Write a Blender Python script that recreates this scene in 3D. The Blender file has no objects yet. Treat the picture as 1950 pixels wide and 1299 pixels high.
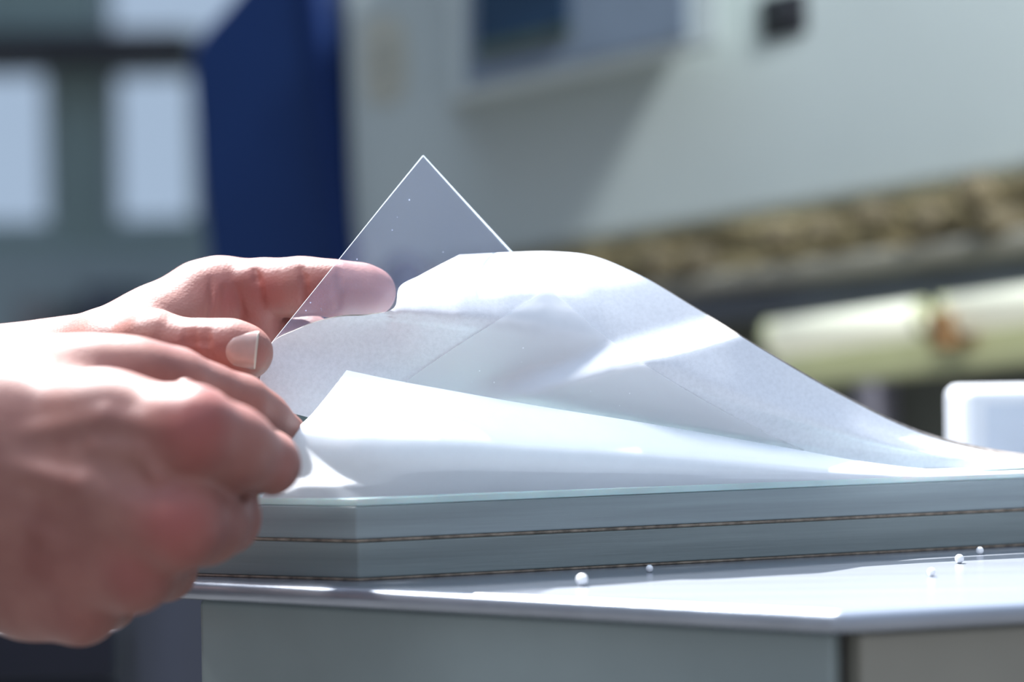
import bpy, bmesh, math, random
import numpy as np
from mathutils import Vector, Matrix

random.seed(7)
rng = np.random.default_rng(7)
SC = bpy.context.scene
COL = SC.collection

# ------------------------------------------------------------------ camera
LENS, FPX, CX, CY = 85.0, 1950 * 85.0 / 36.0, 975.0, 649.5
CAM = Vector((0, 0, 1.10))
ROLL, PITCH = math.radians(0.9), math.radians(-0.815)
_f = Vector((0, math.cos(PITCH), math.sin(PITCH)))
_u0 = Vector((0, -math.sin(PITCH), math.cos(PITCH)))
_r0 = Vector((1, 0, 0))
_r = _r0 * math.cos(ROLL) - _u0 * math.sin(ROLL)
_u = _r0 * math.sin(ROLL) + _u0 * math.cos(ROLL)
cd = bpy.data.cameras.new('camera')
cam = bpy.data.objects.new('camera', cd)
COL.objects.link(cam)
cam.matrix_world = Matrix(((_r.x, _u.x, -_f.x, CAM.x), (_r.y, _u.y, -_f.y, CAM.y),
                           (_r.z, _u.z, -_f.z, CAM.z), (0, 0, 0, 1)))
cd.lens, cd.sensor_width = LENS, 36.0
cd.clip_start, cd.clip_end = 0.02, 100
cd.dof.use_dof = True
cd.dof.focus_distance = 0.787
cd.dof.aperture_fstop = 5.2
SC.camera = cam

# ------------------------------------------------------------------ world, sun, lamps, exposure
SUN_DIR = Vector((-0.20, 0.57, 0.79)).normalized()      # towards the sun (behind the hands, high)
w = bpy.data.worlds.new('world'); SC.world = w
w.use_nodes = True
wb = w.node_tree.nodes['Background']
wb.inputs[0].default_value = (0.355, 0.465, 0.635, 1)
wb.inputs[1].default_value = 2.7
sd = bpy.data.lights.new('sun', 'SUN'); so = bpy.data.objects.new('sun', sd); COL.objects.link(so)
so.rotation_euler = SUN_DIR.to_track_quat('Z', 'Y').to_euler()
so.location = (-2, 3, 4)
sd.energy, sd.angle, sd.color = 15.0, math.radians(0.6), (1.0, 0.98, 0.97)


def area(name, loc, target, sx, sy, power, color):
    ld = bpy.data.lights.new(name, 'AREA'); lo = bpy.data.objects.new(name, ld); COL.objects.link(lo)
    ld.shape, ld.size, ld.size_y, ld.energy, ld.color = 'RECTANGLE', sx, sy, power, color
    lo.location = loc
    lo.rotation_euler = (Vector(loc) - Vector(target)).to_track_quat('Z', 'Y').to_euler()
    return lo


# the lamp up to the right in front of the machine, grazing its front
LAMP_AT = CAM + (_f + _r * ((1372 - CX) / FPX) - _u * ((110 - CY) / FPX)) * 1.88
LAMP = LAMP_AT + Vector((.66, -.47, 0)) .normalized() * 1.05 + Vector((-.5, -.82, 0)).normalized() * .34 + Vector((0, 0, 1.0))
ld = bpy.data.lights.new('machine_lamp', 'SPOT'); lo = bpy.data.objects.new('machine_lamp', ld); COL.objects.link(lo)
ld.energy, ld.color, ld.spot_size, ld.spot_blend, ld.shadow_soft_size = 165, (0.94, 0.98, 1.0), math.radians(72), 0.35, 0.09
lo.location = LAMP
lo.rotation_euler = (LAMP - LAMP_AT).to_track_quat('Z', 'Y').to_euler()
area('ceiling_lamp', (-.95, 1.08, 2.85), (-.02, .74, 1.02), 0.5, 0.16, 4.0, (0.97, 0.98, 1.0)).data.spread = math.radians(48)
SC.view_settings.view_transform = 'Standard'
SC.view_settings.look = 'None'
SC.view_settings.gamma = 1.0
SC.view_settings.use_curve_mapping = False
SC.view_settings.exposure = 0.08
SC.cycles.max_bounces = 10
SC.cycles.transparent_max_bounces = 16
SC.cycles.caustics_reflective = True
SC.cycles.caustics_refractive = False


# ------------------------------------------------------------------ helpers
def ray(px, py):
    return _f + _r * ((px - CX) / FPX) - _u * ((py - CY) / FPX)


def P(px, py, d):                       # point seen at that place of the frame, d metres deep
    return CAM + ray(px, py) * d


def Pz(px, py, z):                      # the same on the level plane z
    v = ray(px, py)
    return CAM + v * ((z - CAM.z) / v.z)


def Py(px, py, y):
    v = ray(px, py)
    return CAM + v * ((y - CAM.y) / v.y)


def depth(p):
    return (p - CAM).dot(_f)


def tag(o, label=None, cat=None, group=None, kind=None):
    for k, v in (('label', label), ('category', cat), ('group', group), ('kind', kind)):
        if v: o[k] = v
    return o


def wloc(o):
    v = Vector((0, 0, 0))
    while o is not None:
        v += o.location; o = o.parent
    return v


def empty(name, loc, label, cat, group=None):
    o = bpy.data.objects.new(name, None); COL.objects.link(o)
    o.location = loc; o.empty_display_size = 0.05
    return tag(o, label, cat, group)


def mk(name, verts, faces, mat, parent=None, smooth=False, bevel=0, seg=2, origin=None):
    """one mesh object; verts in world space"""
    off = wloc(parent) if parent else (Vector(origin) if origin is not None else Vector((0, 0, 0)))
    if origin is not None and parent: off = off + (Vector(origin) - off)
    V = np.asarray([tuple(v) for v in verts], dtype=float) - np.asarray(tuple(off))
    me = bpy.data.meshes.new(name)
    me.from_pydata(V.tolist(), [], [list(map(int, f)) for f in faces])
    me.update()
    bm = bmesh.new(); bm.from_mesh(me)
    bmesh.ops.recalc_face_normals(bm, faces=bm.faces)
    bm.to_mesh(me); bm.free()
    for m in (mat if isinstance(mat, (list, tuple)) else [mat]): me.materials.append(m)
    if smooth: me.polygons.foreach_set('use_smooth', [True] * len(me.polygons))
    o = bpy.data.objects.new(name, me); COL.objects.link(o)
    if parent:
        o.parent = parent
        if origin is not None: o.location = Vector(origin) - wloc(parent)
    elif origin is not None: o.location = origin
    if bevel:
        b = o.modifiers.new('bevel', 'BEVEL'); b.width = bevel; b.segments = seg; b.limit_method = 'ANGLE'
        b.angle_limit = math.radians(25)
        if not smooth:
            me.polygons.foreach_set('use_smooth', [True] * len(me.polygons))
            wn = o.modifiers.new('wn', 'WEIGHTED_NORMAL'); wn.keep_sharp = True
    return o


def prism_vf(front, back):
    n = len(front)
    V = list(front) + list(back)
    F = [list(range(n)), list(range(2 * n - 1, n - 1, -1))]
    F += [[i, (i + 1) % n, n + (i + 1) % n, n + i] for i in range(n)]
    return V, F


def prism(name, front, vec, mat, parent=None, **kw):
    vec = Vector(vec)
    V, F = prism_vf([Vector(p) for p in front], [Vector(p) + vec for p in front])
    return mk(name, V, F, mat, parent, **kw)


def box_vf(c, s, ax=None):
    X, Y, Z = ax or (Vector((1, 0, 0)), Vector((0, 1, 0)), Vector((0, 0, 1)))
    c = Vector(c); hx, hy, hz = s[0] / 2, s[1] / 2, s[2] / 2
    fr = [c + X * a * hx - Y * hy + Z * b * hz for a, b in ((-1, -1), (1, -1), (1, 1), (-1, 1))]
    return prism_vf(fr, [p + Y * 2 * hy for p in fr])


def box(name, c, s, mat, parent=None, ax=None, **kw):
    V, F = box_vf(c, s, ax)
    return mk(name, V, F, mat, parent, **kw)


def join(*vfs):
    V, F = [], []
    for v, f in vfs:
        k = len(V); V += list(v); F += [[i + k for i in q] for q in f]
    return V, F


def tube_vf(pts, radii, n=10, cap=True):
    pts = [Vector(p) for p in pts]; V, F = [], []
    for i, p in enumerate(pts):
        t = (pts[min(i + 1, len(pts) - 1)] - pts[max(i - 1, 0)]).normalized()
        a = t.orthogonal().normalized() if i == 0 else (a - t * a.dot(t)).normalized()
        b = t.cross(a); r = radii[i] if isinstance(radii, (list, tuple)) else radii
        for j in range(n):
            th = 2 * math.pi * j / n
            V.append(p + a * math.cos(th) * r + b * math.sin(th) * r)
    for i in range(len(pts) - 1):
        for j in range(n):
            F.append([i * n + j, i * n + (j + 1) % n, (i + 1) * n + (j + 1) % n, (i + 1) * n + j])
    if cap:
        F.append(list(range(n))[::-1]); F.append([(len(pts) - 1) * n + j for j in range(n)])
    return V, F


def ball_vf(c, r, nu=14, nv=9, sq=(1, 1, 1)):
    c = Vector(c); V = [c + Vector((0, 0, r * sq[2]))]; F = []
    for i in range(1, nv):
        ph = math.pi * i / nv
        for j in range(nu):
            th = 2 * math.pi * j / nu
            V.append(c + Vector((r * sq[0] * math.sin(ph) * math.cos(th), r * sq[1] * math.sin(ph) * math.sin(th), r * sq[2] * math.cos(ph))))
    V.append(c - Vector((0, 0, r * sq[2])))
    for j in range(nu):
        F.append([0, 1 + j, 1 + (j + 1) % nu])
        F.append([len(V) - 1, 1 + (nv - 2) * nu + (j + 1) % nu, 1 + (nv - 2) * nu + j])
    for i in range(nv - 2):
        for j in range(nu):
            a = 1 + i * nu
            F.append([a + j, a + nu + j, a + nu + (j + 1) % nu, a + (j + 1) % nu])
    return V, F


# ------------------------------------------------------------------ materials
def mat(name, col, rough=0.6, metal=0.0, noise=0.08, scale=20.0, col2=None, bump=0.0, bscale=None, stretch=(1, 1, 1),
        sss=0.0, spec=0.5, emit=None, estr=0.0, trans=0.0):
    m = bpy.data.materials.new(name); m.use_nodes = True
    nt = m.node_tree; N, L = nt.nodes, nt.links
    b = N['Principled BSDF']
    tc = N.new('ShaderNodeTexCoord'); mp = N.new('ShaderNodeMapping'); mp.inputs['Scale'].default_value = stretch
    L.new(tc.outputs['Object'], mp.inputs['Vector'])
    nz = N.new('ShaderNodeTexNoise'); nz.inputs['Scale'].default_value = scale; nz.inputs['Detail'].default_value = 4
    L.new(mp.outputs[0], nz.inputs['Vector'])
    mx = N.new('ShaderNodeMix'); mx.data_type = 'RGBA'
    c2 = col2 or tuple(max(0, c * (1 - 2.5 * noise)) for c in col)
    c1 = col if col2 else tuple(min(1, c * (1 + noise)) for c in col)
    mx.inputs[6].default_value = (*c1, 1); mx.inputs[7].default_value = (*c2, 1)
    rp = N.new('ShaderNodeMapRange'); rp.inputs[1].default_value = 0.35; rp.inputs[2].default_value = 0.65
    L.new(nz.outputs['Fac'], rp.inputs[0]); L.new(rp.outputs[0], mx.inputs[0])
    L.new(mx.outputs[2], b.inputs['Base Color'])
    b.inputs['Roughness'].default_value = rough; b.inputs['Metallic'].default_value = metal
    b.inputs['Specular IOR Level'].default_value = spec
    b.inputs['Transmission Weight'].default_value = trans
    if sss:
        b.inputs['Subsurface Weight'].default_value = sss
        b.inputs['Subsurface Radius'].default_value = (1.0, 0.35, 0.2); b.inputs['Subsurface Scale'].default_value = 0.004
    if emit:
        b.inputs['Emission Color'].default_value = (*emit, 1); b.inputs['Emission Strength'].default_value = estr
    if bump:
        n2 = N.new('ShaderNodeTexNoise'); n2.inputs['Scale'].default_value = bscale or scale * 4; n2.inputs['Detail'].default_value = 5
        L.new(mp.outputs[0], n2.inputs['Vector'])
        bp = N.new('ShaderNodeBump'); bp.inputs['Strength'].default_value = bump; bp.inputs['Distance'].default_value = 0.001
        L.new(n2.outputs['Fac'], bp.inputs['Height']); L.new(bp.outputs[0], b.inputs['Normal'])
    return m


def paper_mat(name, col, transl, mott=0.04, scale=350, gloss=0.03, rough=0.4):
    m = bpy.data.materials.new(name); m.use_nodes = True
    nt = m.node_tree; N, L = nt.nodes, nt.links
    for n in list(N): N.remove(n)
    out = N.new('ShaderNodeOutputMaterial')
    tc = N.new('ShaderNodeTexCoord')
    nz = N.new('ShaderNodeTexNoise'); nz.inputs['Scale'].default_value = scale; nz.inputs['Detail'].default_value = 6
    nz.inputs['Roughness'].default_value = 0.75
    L.new(tc.outputs['Object'], nz.inputs['Vector'])
    mx = N.new('ShaderNodeMix'); mx.data_type = 'RGBA'
    mx.inputs[6].default_value = (*col, 1); mx.inputs[7].default_value = (*[c * (1 - mott * 3) for c in col], 1)
    rp = N.new('ShaderNodeMapRange'); rp.inputs[1].default_value = 0.4; rp.inputs[2].default_value = 0.65
    L.new(nz.outputs['Fac'], rp.inputs[0]); L.new(rp.outputs[0], mx.inputs[0])
    di = N.new('ShaderNodeBsdfDiffuse'); tr = N.new('ShaderNodeBsdfTranslucent'); gl = N.new('ShaderNodeBsdfGlossy')
    L.new(mx.outputs[2], di.inputs[0]); L.new(mx.outputs[2], tr.inputs[0]); gl.inputs['Roughness'].default_value = rough
    a = N.new('ShaderNodeMixShader'); a.inputs[0].default_value = transl
    L.new(di.outputs[0], a.inputs[1]); L.new(tr.outputs[0], a.inputs[2])
    lw = N.new('ShaderNodeFresnel'); lw.inputs[0].default_value = 1.35
    mu = N.new('ShaderNodeMath'); mu.operation = 'MULTIPLY'; mu.inputs[1].default_value = gloss * 10; mu.use_clamp = True
    L.new(lw.outputs[0], mu.inputs[0])
    c = N.new('ShaderNodeMixShader'); L.new(mu.outputs[0], c.inputs[0])
    L.new(a.outputs[0], c.inputs[1]); L.new(gl.outputs[0], c.inputs[2]); L.new(c.outputs[0], out.inputs[0])
    return m


def film_mat(name, tint, haze, hazecol, refl=1.0, rough=0.03, white=0.0):
    m = bpy.data.materials.new(name); m.use_nodes = True
    nt = m.node_tree; N, L = nt.nodes, nt.links
    for n in list(N): N.remove(n)
    out = N.new('ShaderNodeOutputMaterial')
    tp = N.new('ShaderNodeBsdfTransparent'); tp.inputs[0].default_value = (*tint, 1)
    tr = N.new('ShaderNodeBsdfTranslucent'); tr.inputs[0].default_value = (*hazecol, 1)
    gl = N.new('ShaderNodeBsdfGlossy'); gl.inputs['Roughness'].default_value = rough
    tc = N.new('ShaderNodeTexCoord')
    vo = N.new('ShaderNodeTexVoronoi'); vo.inputs['Scale'].default_value = 300
    L.new(tc.outputs['Object'], vo.inputs['Vector'])
    sp = N.new('ShaderNodeMapRange'); sp.inputs[1].default_value = 0.05; sp.inputs[2].default_value = 0.10
    sp.inputs[3].default_value = 0.45; sp.inputs[4].default_value = 0.0
    L.new(vo.outputs['Distance'], sp.inputs[0])
    nz = N.new('ShaderNodeTexNoise'); nz.inputs['Scale'].default_value = 40
    L.new(tc.outputs['Object'], nz.inputs['Vector'])
    gt = N.new('ShaderNodeMath'); gt.operation = 'GREATER_THAN'; gt.inputs[1].default_value = 0.53
    L.new(nz.outputs['Fac'], gt.inputs[0])
    ml = N.new('ShaderNodeMath'); ml.operation = 'MULTIPLY'; L.new(sp.outputs[0], ml.inputs[0]); L.new(gt.outputs[0], ml.inputs[1])
    ad = N.new('ShaderNodeMath'); ad.operation = 'ADD'; ad.inputs[1].default_value = haze; L.new(ml.outputs[0], ad.inputs[0])
    a = N.new('ShaderNodeMixShader'); L.new(ad.outputs[0], a.inputs[0]); L.new(tp.outputs[0], a.inputs[1]); L.new(tr.outputs[0], a.inputs[2])
    fr = N.new('ShaderNodeFresnel'); fr.inputs[0].default_value = 1.45
    mu = N.new('ShaderNodeMath'); mu.operation = 'MULTIPLY'; mu.inputs[1].default_value = refl; mu.use_clamp = True
    L.new(fr.outputs[0], mu.inputs[0])
    c = N.new('ShaderNodeMixShader'); L.new(mu.outputs[0], c.inputs[0]); L.new(a.outputs[0], c.inputs[1]); L.new(gl.outputs[0], c.inputs[2])
    if white:
        df = N.new('ShaderNodeBsdfDiffuse'); df.inputs[0].default_value = (*hazecol, 1)
        e = N.new('ShaderNodeMixShader'); e.inputs[0].default_value = white
        L.new(c.outputs[0], e.inputs[1]); L.new(df.outputs[0], e.inputs[2]); c = e
    L.new(c.outputs[0], out.inputs[0])
    return m


def skin_mat():
    m = bpy.data.materials.new('skin'); m.use_nodes = True
    nt = m.node_tree; N, L = nt.nodes, nt.links
    b = N['Principled BSDF']
    tc = N.new('ShaderNodeTexCoord')
    n1 = N.new('ShaderNodeTexNoise'); n1.inputs['Scale'].default_value = 55; n1.inputs['Detail'].default_value = 4
    n2 = N.new('ShaderNodeTexVoronoi'); n2.inputs['Scale'].default_value = 900
    n3 = N.new('ShaderNodeTexNoise'); n3.inputs['Scale'].default_value = 380; n3.inputs['Detail'].default_value = 6
    for n in (n1, n2, n3): L.new(tc.outputs['Object'], n.inputs['Vector'])
    mx = N.new('ShaderNodeMix'); mx.data_type = 'RGBA'
    mx.inputs[6].default_value = (0.33, 0.16, 0.13, 1); mx.inputs[7].default_value = (0.245, 0.103, 0.085, 1)
    rp = N.new('ShaderNodeMapRange'); rp.inputs[1].default_value = 0.35; rp.inputs[2].default_value = 0.68
    L.new(n1.outputs['Fac'], rp.inputs[0]); L.new(rp.outputs[0], mx.inputs[0])
    at = N.new('ShaderNodeAttribute'); at.attribute_name = 'redness'
    m2 = N.new('ShaderNodeMix'); m2.data_type = 'RGBA'; m2.inputs[7].default_value = (0.33, 0.085, 0.075, 1)
    L.new(at.outputs['Fac'], m2.inputs[0]); L.new(mx.outputs[2], m2.inputs[6])
    L.new(m2.outputs[2], b.inputs['Base Color'])
    b.inputs['Roughness'].default_value = 0.48
    b.inputs['Specular IOR Level'].default_value = 0.4
    b.inputs['Subsurface Weight'].default_value = 0.25
    b.inputs['Subsurface Radius'].default_value = (1.0, 0.4, 0.25); b.inputs['Subsurface Scale'].default_value = 0.004
    ad = N.new('ShaderNodeMath'); ad.operation = 'ADD'; L.new(n2.outputs['Distance'], ad.inputs[0]); L.new(n3.outputs['Fac'], ad.inputs[1])
    bp = N.new('ShaderNodeBump'); bp.inputs['Strength'].default_value = 0.12; bp.inputs['Distance'].default_value = 0.0005
    L.new(ad.outputs[0], bp.inputs['Height']); L.new(bp.outputs[0], b.inputs['Normal'])
    return m


M_cream = mat('cream_enamel', (0.48, 0.54, 0.525), 0.5, noise=0.03, scale=3)
M_blue = mat('blue_enamel', (0.006, 0.026, 0.105), 0.6, spec=.3, noise=0.06, scale=4)
M_blue2 = mat('bright_blue_enamel', (0.004, 0.023, 0.112), 0.6, spec=.25, noise=0.05, scale=4)
M_navy = mat('navy_plastic', (0.012, 0.016, 0.034), 0.65, noise=0.06, scale=8)
M_black = mat('black_plastic', (0.012, 0.013, 0.018), 0.4, noise=0.06, scale=30)
M_screen = mat('dark_screen', (0.02, 0.045, 0.085), 0.25, noise=0.1, scale=10)
M_green = mat('green_strip', (0.05, 0.075, 0.06), 0.4, noise=0.1, scale=30)
M_slate = mat('slate_keypad', (0.17, 0.215, 0.27), 0.45, noise=0.05, scale=12)
M_sticker = mat('beige_sticker', (0.47, 0.475, 0.40), 0.6, noise=0.03, scale=30)
M_grey_ink = mat('grey_ink', (0.36, 0.37, 0.32), 0.6, noise=0.03, scale=30)
M_brown = mat('rough_brown', (0.25, 0.205, 0.105), 0.75, noise=0.2, scale=9, col2=(0.18, 0.145, 0.075), bump=0.6, bscale=60)
M_ledge = mat('taupe_ledge', (0.22, 0.21, 0.17), 0.6, noise=0.08, scale=12)
M_steel = mat('slate_steel', (0.12, 0.14, 0.17), 0.5, noise=0.08, scale=14)
M_tube = mat('lit_tube', (0.62, 0.62, 0.50), 0.4, noise=0.02, emit=(0.84, 0.86, 0.70), estr=0.42)
M_reflector = mat('yellow_green_reflector', (0.50, 0.52, 0.30), 0.5, noise=0.05, scale=16)
M_rust = mat('rusty_bracket', (0.30, 0.16, 0.06), 0.7, noise=0.2, scale=60)
M_olive = mat('olive_panel', (0.125, 0.13, 0.10), 0.6, noise=0.12, scale=10, stretch=(1, 1, 0.1))
M_mauve = mat('mauve_post', (0.22, 0.21, 0.25), 0.6, noise=0.05, scale=20)
M_white = mat('white_plastic', (0.66, 0.69, 0.74), 0.4, noise=0.02, scale=20)
M_wall = mat('grey_green_wall', (0.185, 0.245, 0.23), 0.8, noise=0.06, scale=2)
M_wall_low = mat('lower_wall', (0.235, 0.285, 0.29), 0.8, noise=0.06, scale=2)
M_wall_far = mat('blue_grey_wall', (0.15, 0.165, 0.19), 0.8, noise=0.05, scale=2)
M_beam = mat('dark_beam', (0.012, 0.010, 0.016), 0.6, noise=0.08, scale=4)
M_floor = mat('grey_concrete', (0.11, 0.11, 0.11), 0.8, noise=0.1, scale=3, bump=0.2)
M_frame = mat('grey_window_frame', (0.24, 0.29, 0.31), 0.5, noise=0.05, scale=5)
M_panel = mat('grey_green_panel', (0.27, 0.32, 0.315), 0.55, noise=0.08, scale=9)
M_panel2 = mat('taupe_panel', (0.29, 0.28, 0.235), 0.55, noise=0.06, scale=9)
M_post = mat('dark_post', (0.11, 0.105, 0.10), 0.55, noise=0.06, scale=9)
M_alu = mat('brushed_aluminium', (0.35, 0.38, 0.43), 0.27, metal=0.55, noise=0.05, scale=30, stretch=(0.2, 3, 3), bump=0.06, bscale=160)
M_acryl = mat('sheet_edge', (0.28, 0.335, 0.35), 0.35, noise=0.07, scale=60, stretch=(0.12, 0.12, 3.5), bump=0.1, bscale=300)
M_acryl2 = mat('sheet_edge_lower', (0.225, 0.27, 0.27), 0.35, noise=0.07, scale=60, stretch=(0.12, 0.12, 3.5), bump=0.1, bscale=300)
M_cyan = mat('lit_edge', (0.58, 0.74, 0.74), 0.3, noise=0.04, scale=40, sss=0.3)  # pale cyan paints the light that the polished top edge catches
M_kraft = mat('kraft_paper', (0.30, 0.25, 0.20), 0.85, noise=0.2, scale=300, bump=0.5, bscale=500)
M_kback = mat('grey_backing', (0.26, 0.235, 0.215), 0.8, noise=0.12, scale=300, bump=0.3)
M_paper_up = paper_mat('liner_paper', (0.87, 0.90, 0.95), 0.08, mott=0.032, scale=700, gloss=0.10, rough=0.28)
M_paper_lo = paper_mat('front_liner_paper', (0.91, 0.93, 0.96), 0.45, mott=0.008, scale=120, gloss=0.03, rough=0.45)
M_film = film_mat('clear_film', (0.985, 0.985, 0.998), 0.012, (0.62, 0.70, 1.0), refl=0.55, white=0.06)
M_pale_light = film_mat('pale_light', (1, 1, 1), 0.0, (0.95, 0.97, 1.0), refl=0.0, white=0.38)  # white mix paints faint light from the film onto the paper
M_filmedge = paper_mat('film_edge', (0.75, 0.86, 0.95), 0.5, mott=0.12, scale=500)
M_glass = film_mat('window_glass', (0.61, 0.61, 0.60), 0.0, (1, 1, 1), refl=0.6)
M_skin = skin_mat()
M_nail = mat('fingernail', (0.46, 0.28, 0.245), 0.25, noise=0.05, scale=120, sss=0.2, spec=0.6)
M_nailtip = mat('nail_tip', (0.55, 0.46, 0.38), 0.35, noise=0.03, scale=200)
M_hair = mat('arm_hair', (0.55, 0.47, 0.38), 0.4, noise=0.05)
M_cloth = mat('navy_work_cloth', (0.02, 0.028, 0.055), 0.9, noise=0.15, scale=90, bump=0.4, bscale=600)
M_bead = mat('shiny_bead', (0.93, 0.94, 0.96), 0.2, metal=0.0, noise=0.01, spec=1.0)

TABLE_Z = CAM.z - 0.085
STACK_Z = CAM.z - 0.0592

# ------------------------------------------------------------------ setting: floor, back wall with windows
mk('floor', [(-7, -3, 0), (7, -3, 0), (7, 9, 0), (-7, 9, 0), (-7, -3, -0.1), (7, -3, -0.1), (7, 9, -0.1), (-7, 9, -0.1)],
   [[0, 1, 2, 3], [7, 6, 5, 4], [0, 4, 5, 1], [1, 5, 6, 2], [2, 6, 7, 3], [3, 7, 4, 0]], M_floor)
tag(bpy.data.objects['floor'], kind='structure')

WY = 6.0
def wr(x0, x1, y0, y1):
    a, b, c, d = Py(x0, y0, WY), Py(x1, y0, WY), Py(x1, y1, WY), Py(x0, y1, WY)
    return (a.x + d.x) / 2, (b.x + c.x) / 2, (c.z + d.z) / 2, (a.z + b.z) / 2
wins = [wr(-300, 98, 124, 440), wr(200, 378, 124, 432), wr(184, 520, -190, 74)]
xs = sorted({-6.5, 6.5, *[v for q in wins for v in q[:2]]})
zs = sorted({0.0, 2.9, *[v for q in wins for v in q[2:]]})
vf = []
for i in range(len(xs) - 1):
    for j in range(len(zs) - 1):
        cx_, cz_ = (xs[i] + xs[i + 1]) / 2, (zs[j] + zs[j + 1]) / 2
        if any(q[0] < cx_ < q[1] and q[2] < cz_ < q[3] for q in wins): continue
        vf.append(box_vf((cx_, WY + 0.1, cz_), (xs[i + 1] - xs[i], 0.2, zs[j + 1] - zs[j])))
tag(mk('wall_back', *join(*vf), M_wall), kind='structure')
for k, (x0, x1, z0, z1) in enumerate(wins):
    t = 0.022
    fr = mk('window_%d' % (k + 1), *join(box_vf(((x0 + x1) / 2, WY + .06, z0 + t / 2), (x1 - x0, .06, t)),
            box_vf(((x0 + x1) / 2, WY + .06, z1 - t / 2), (x1 - x0, .06, t)),
            box_vf((x0 + t / 2, WY + .06, (z0 + z1) / 2), (t, .06, z1 - z0 - 2 * t)),
            box_vf((x1 - t / 2, WY + .06, (z0 + z1) / 2), (t, .06, z1 - z0 - 2 * t))), M_frame)
    tag(fr, kind='structure')
    box('pane', ((x0 + x1) / 2, WY + .06, (z0 + z1) / 2), (x1 - x0 - 2 * t, .008, z1 - z0 - 2 * t), M_glass, fr)
a = wr(-400, 370, 70, 128)
tag(box('trim_1', ((a[0] + a[1]) / 2, WY - .06, (a[2] + a[3]) / 2), (a[1] - a[0], .12, a[3] - a[2]), M_beam, bevel=.01), kind='structure')
for nm, c, sz in (('wall_front', (0, -2.6, 3.5), (9, .2, 7.0)), ('wall_left', (-4.6, 1.7, 3.5), (.2, 8.4, 7.0)), ('wall_right', (4.6, 1.7, 3.5), (.2, 8.4, 7.0))):
    tag(box(nm, c, sz, M_wall_far), kind='structure')
# lower wall cladding
a = wr(-600, 420, 482, 900)
tag(box('trim_2', ((a[0] + a[1]) / 2, WY - .02, a[3] / 2), (a[1] - a[0], .04, a[3]), M_wall_low, bevel=.01), kind='structure')

def cabinet(name, x0, x1, y0, y, mb, label, doors=1, mh=M_steel):
    p0, p1 = Py(x0, y0, y), Py(x1, y0, y)
    h = (p0.z + p1.z) / 2; wd = p1.x - p0.x; cx_ = (p0.x + p1.x) / 2
    e = empty(name, (cx_, y + .25, 0), label, 'cabinet')
    box('body', (cx_, y + .27, h / 2), (wd, .46, h), mb, e, bevel=.008)
    for k in range(doors):
        dx = wd / doors
        d = box('door', (p0.x + dx * (k + .5), y + .03, h / 2 + .02), (dx - .02, .02, h - .12), mb, e, bevel=.004)
        box('handle', (p0.x + dx * (k + .5) + dx * .36, y + .01, h * .62), (.015, .02, .12), mh, d, bevel=.003)
    return e
cabinet('locker', 148, 222, 548, 5.2, M_navy, 'narrow dark navy locker in front of the back wall, left of the blue column')
cabinet('cupboard', 20, 84, 575, 5.25, mat('drab_cupboard', (0.11, 0.105, 0.11), .6), 'low drab brown-grey cupboard at the far left by the back wall')
cabinet('cupboard', 240, 352, 598, 5.3, mat('pale_cupboard', (0.33, 0.36, 0.40), .5), 'low pale grey cupboard by the back wall, right of the navy locker', doors=2)

# ------------------------------------------------------------------ the machine
dm = lambda px: 1.0 / (1 / 2.1 + (px - 640) / 1310 * (1 / 1.72 - 1 / 2.1))
mA, mB = P(640, 300, dm(640)), P(1950, 300, dm(1950))
mu_ = Vector((mB.x - mA.x, mB.y - mA.y, 0)).normalized()
mn = Vector((mu_.y, -mu_.x, 0))
if mn.dot(CAM - mA) < 0: mn = -mn
mz = Vector((0, 0, 1))
def Mp(px, py, off=0.0):
    v = ray(px, py); o = mA + mn * off
    return CAM + v * ((o - CAM).dot(mn) / v.dot(mn))
def mprism(name, pts, off, th, m, parent, **kw):        # front face off metres proud of the housing, th metres thick
    return prism(name, [Mp(x, y, off) for x, y in pts], -mn * th, m, parent, **kw)

base = Mp(1300, 700, 0); base.z = 0
mach = empty('machine', base - mn * .3, 'large cream and blue processing machine standing behind the hands and the paper', 'machine')
def blw(x): return 490 - (x - 1000) * (155 / 950)
mprism('housing', [(640, -260), (2300, -260), (2300, blw(2300)), (1950, blw(1950)), (1000, blw(1000)), (664, blw(664) + 2)], 0, .6, M_cream, mach, bevel=.012, seg=3)
mprism('side_column', [(352, 108), (362, 80), (386, 48), (418, 14), (448, -22), (520, -120), (590, -120), (606, 0), (640, 260), (668, 480), (700, 740), (412, 740), (384, 480), (366, 300)],
       .008, .60, M_blue, mach, bevel=.012, seg=3)
mprism('edge_trim', [(575, -115), (589, -115), (604, 0), (637, 260), (666, 480), (698, 735), (668, 735), (640, 480), (612, 260), (584, 0)],
       .012, .01, M_blue2, mach, bevel=.002)
stk = mprism('sticker', [(690, 45), (712, 30), (748, 28), (766, 46), (772, 110), (768, 165), (750, 190), (712, 196), (694, 180), (688, 110)], .003, .003, M_sticker, mach)
for pts in ([(706, 92), (740, 72), (752, 80), (720, 104), (712, 108)], [(704, 122), (746, 100), (752, 110), (712, 134)], [(708, 160), (740, 140), (748, 150), (714, 170)]):
    mprism('emblem_bar', pts, .0045, .002, M_grey_ink, stk)
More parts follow.
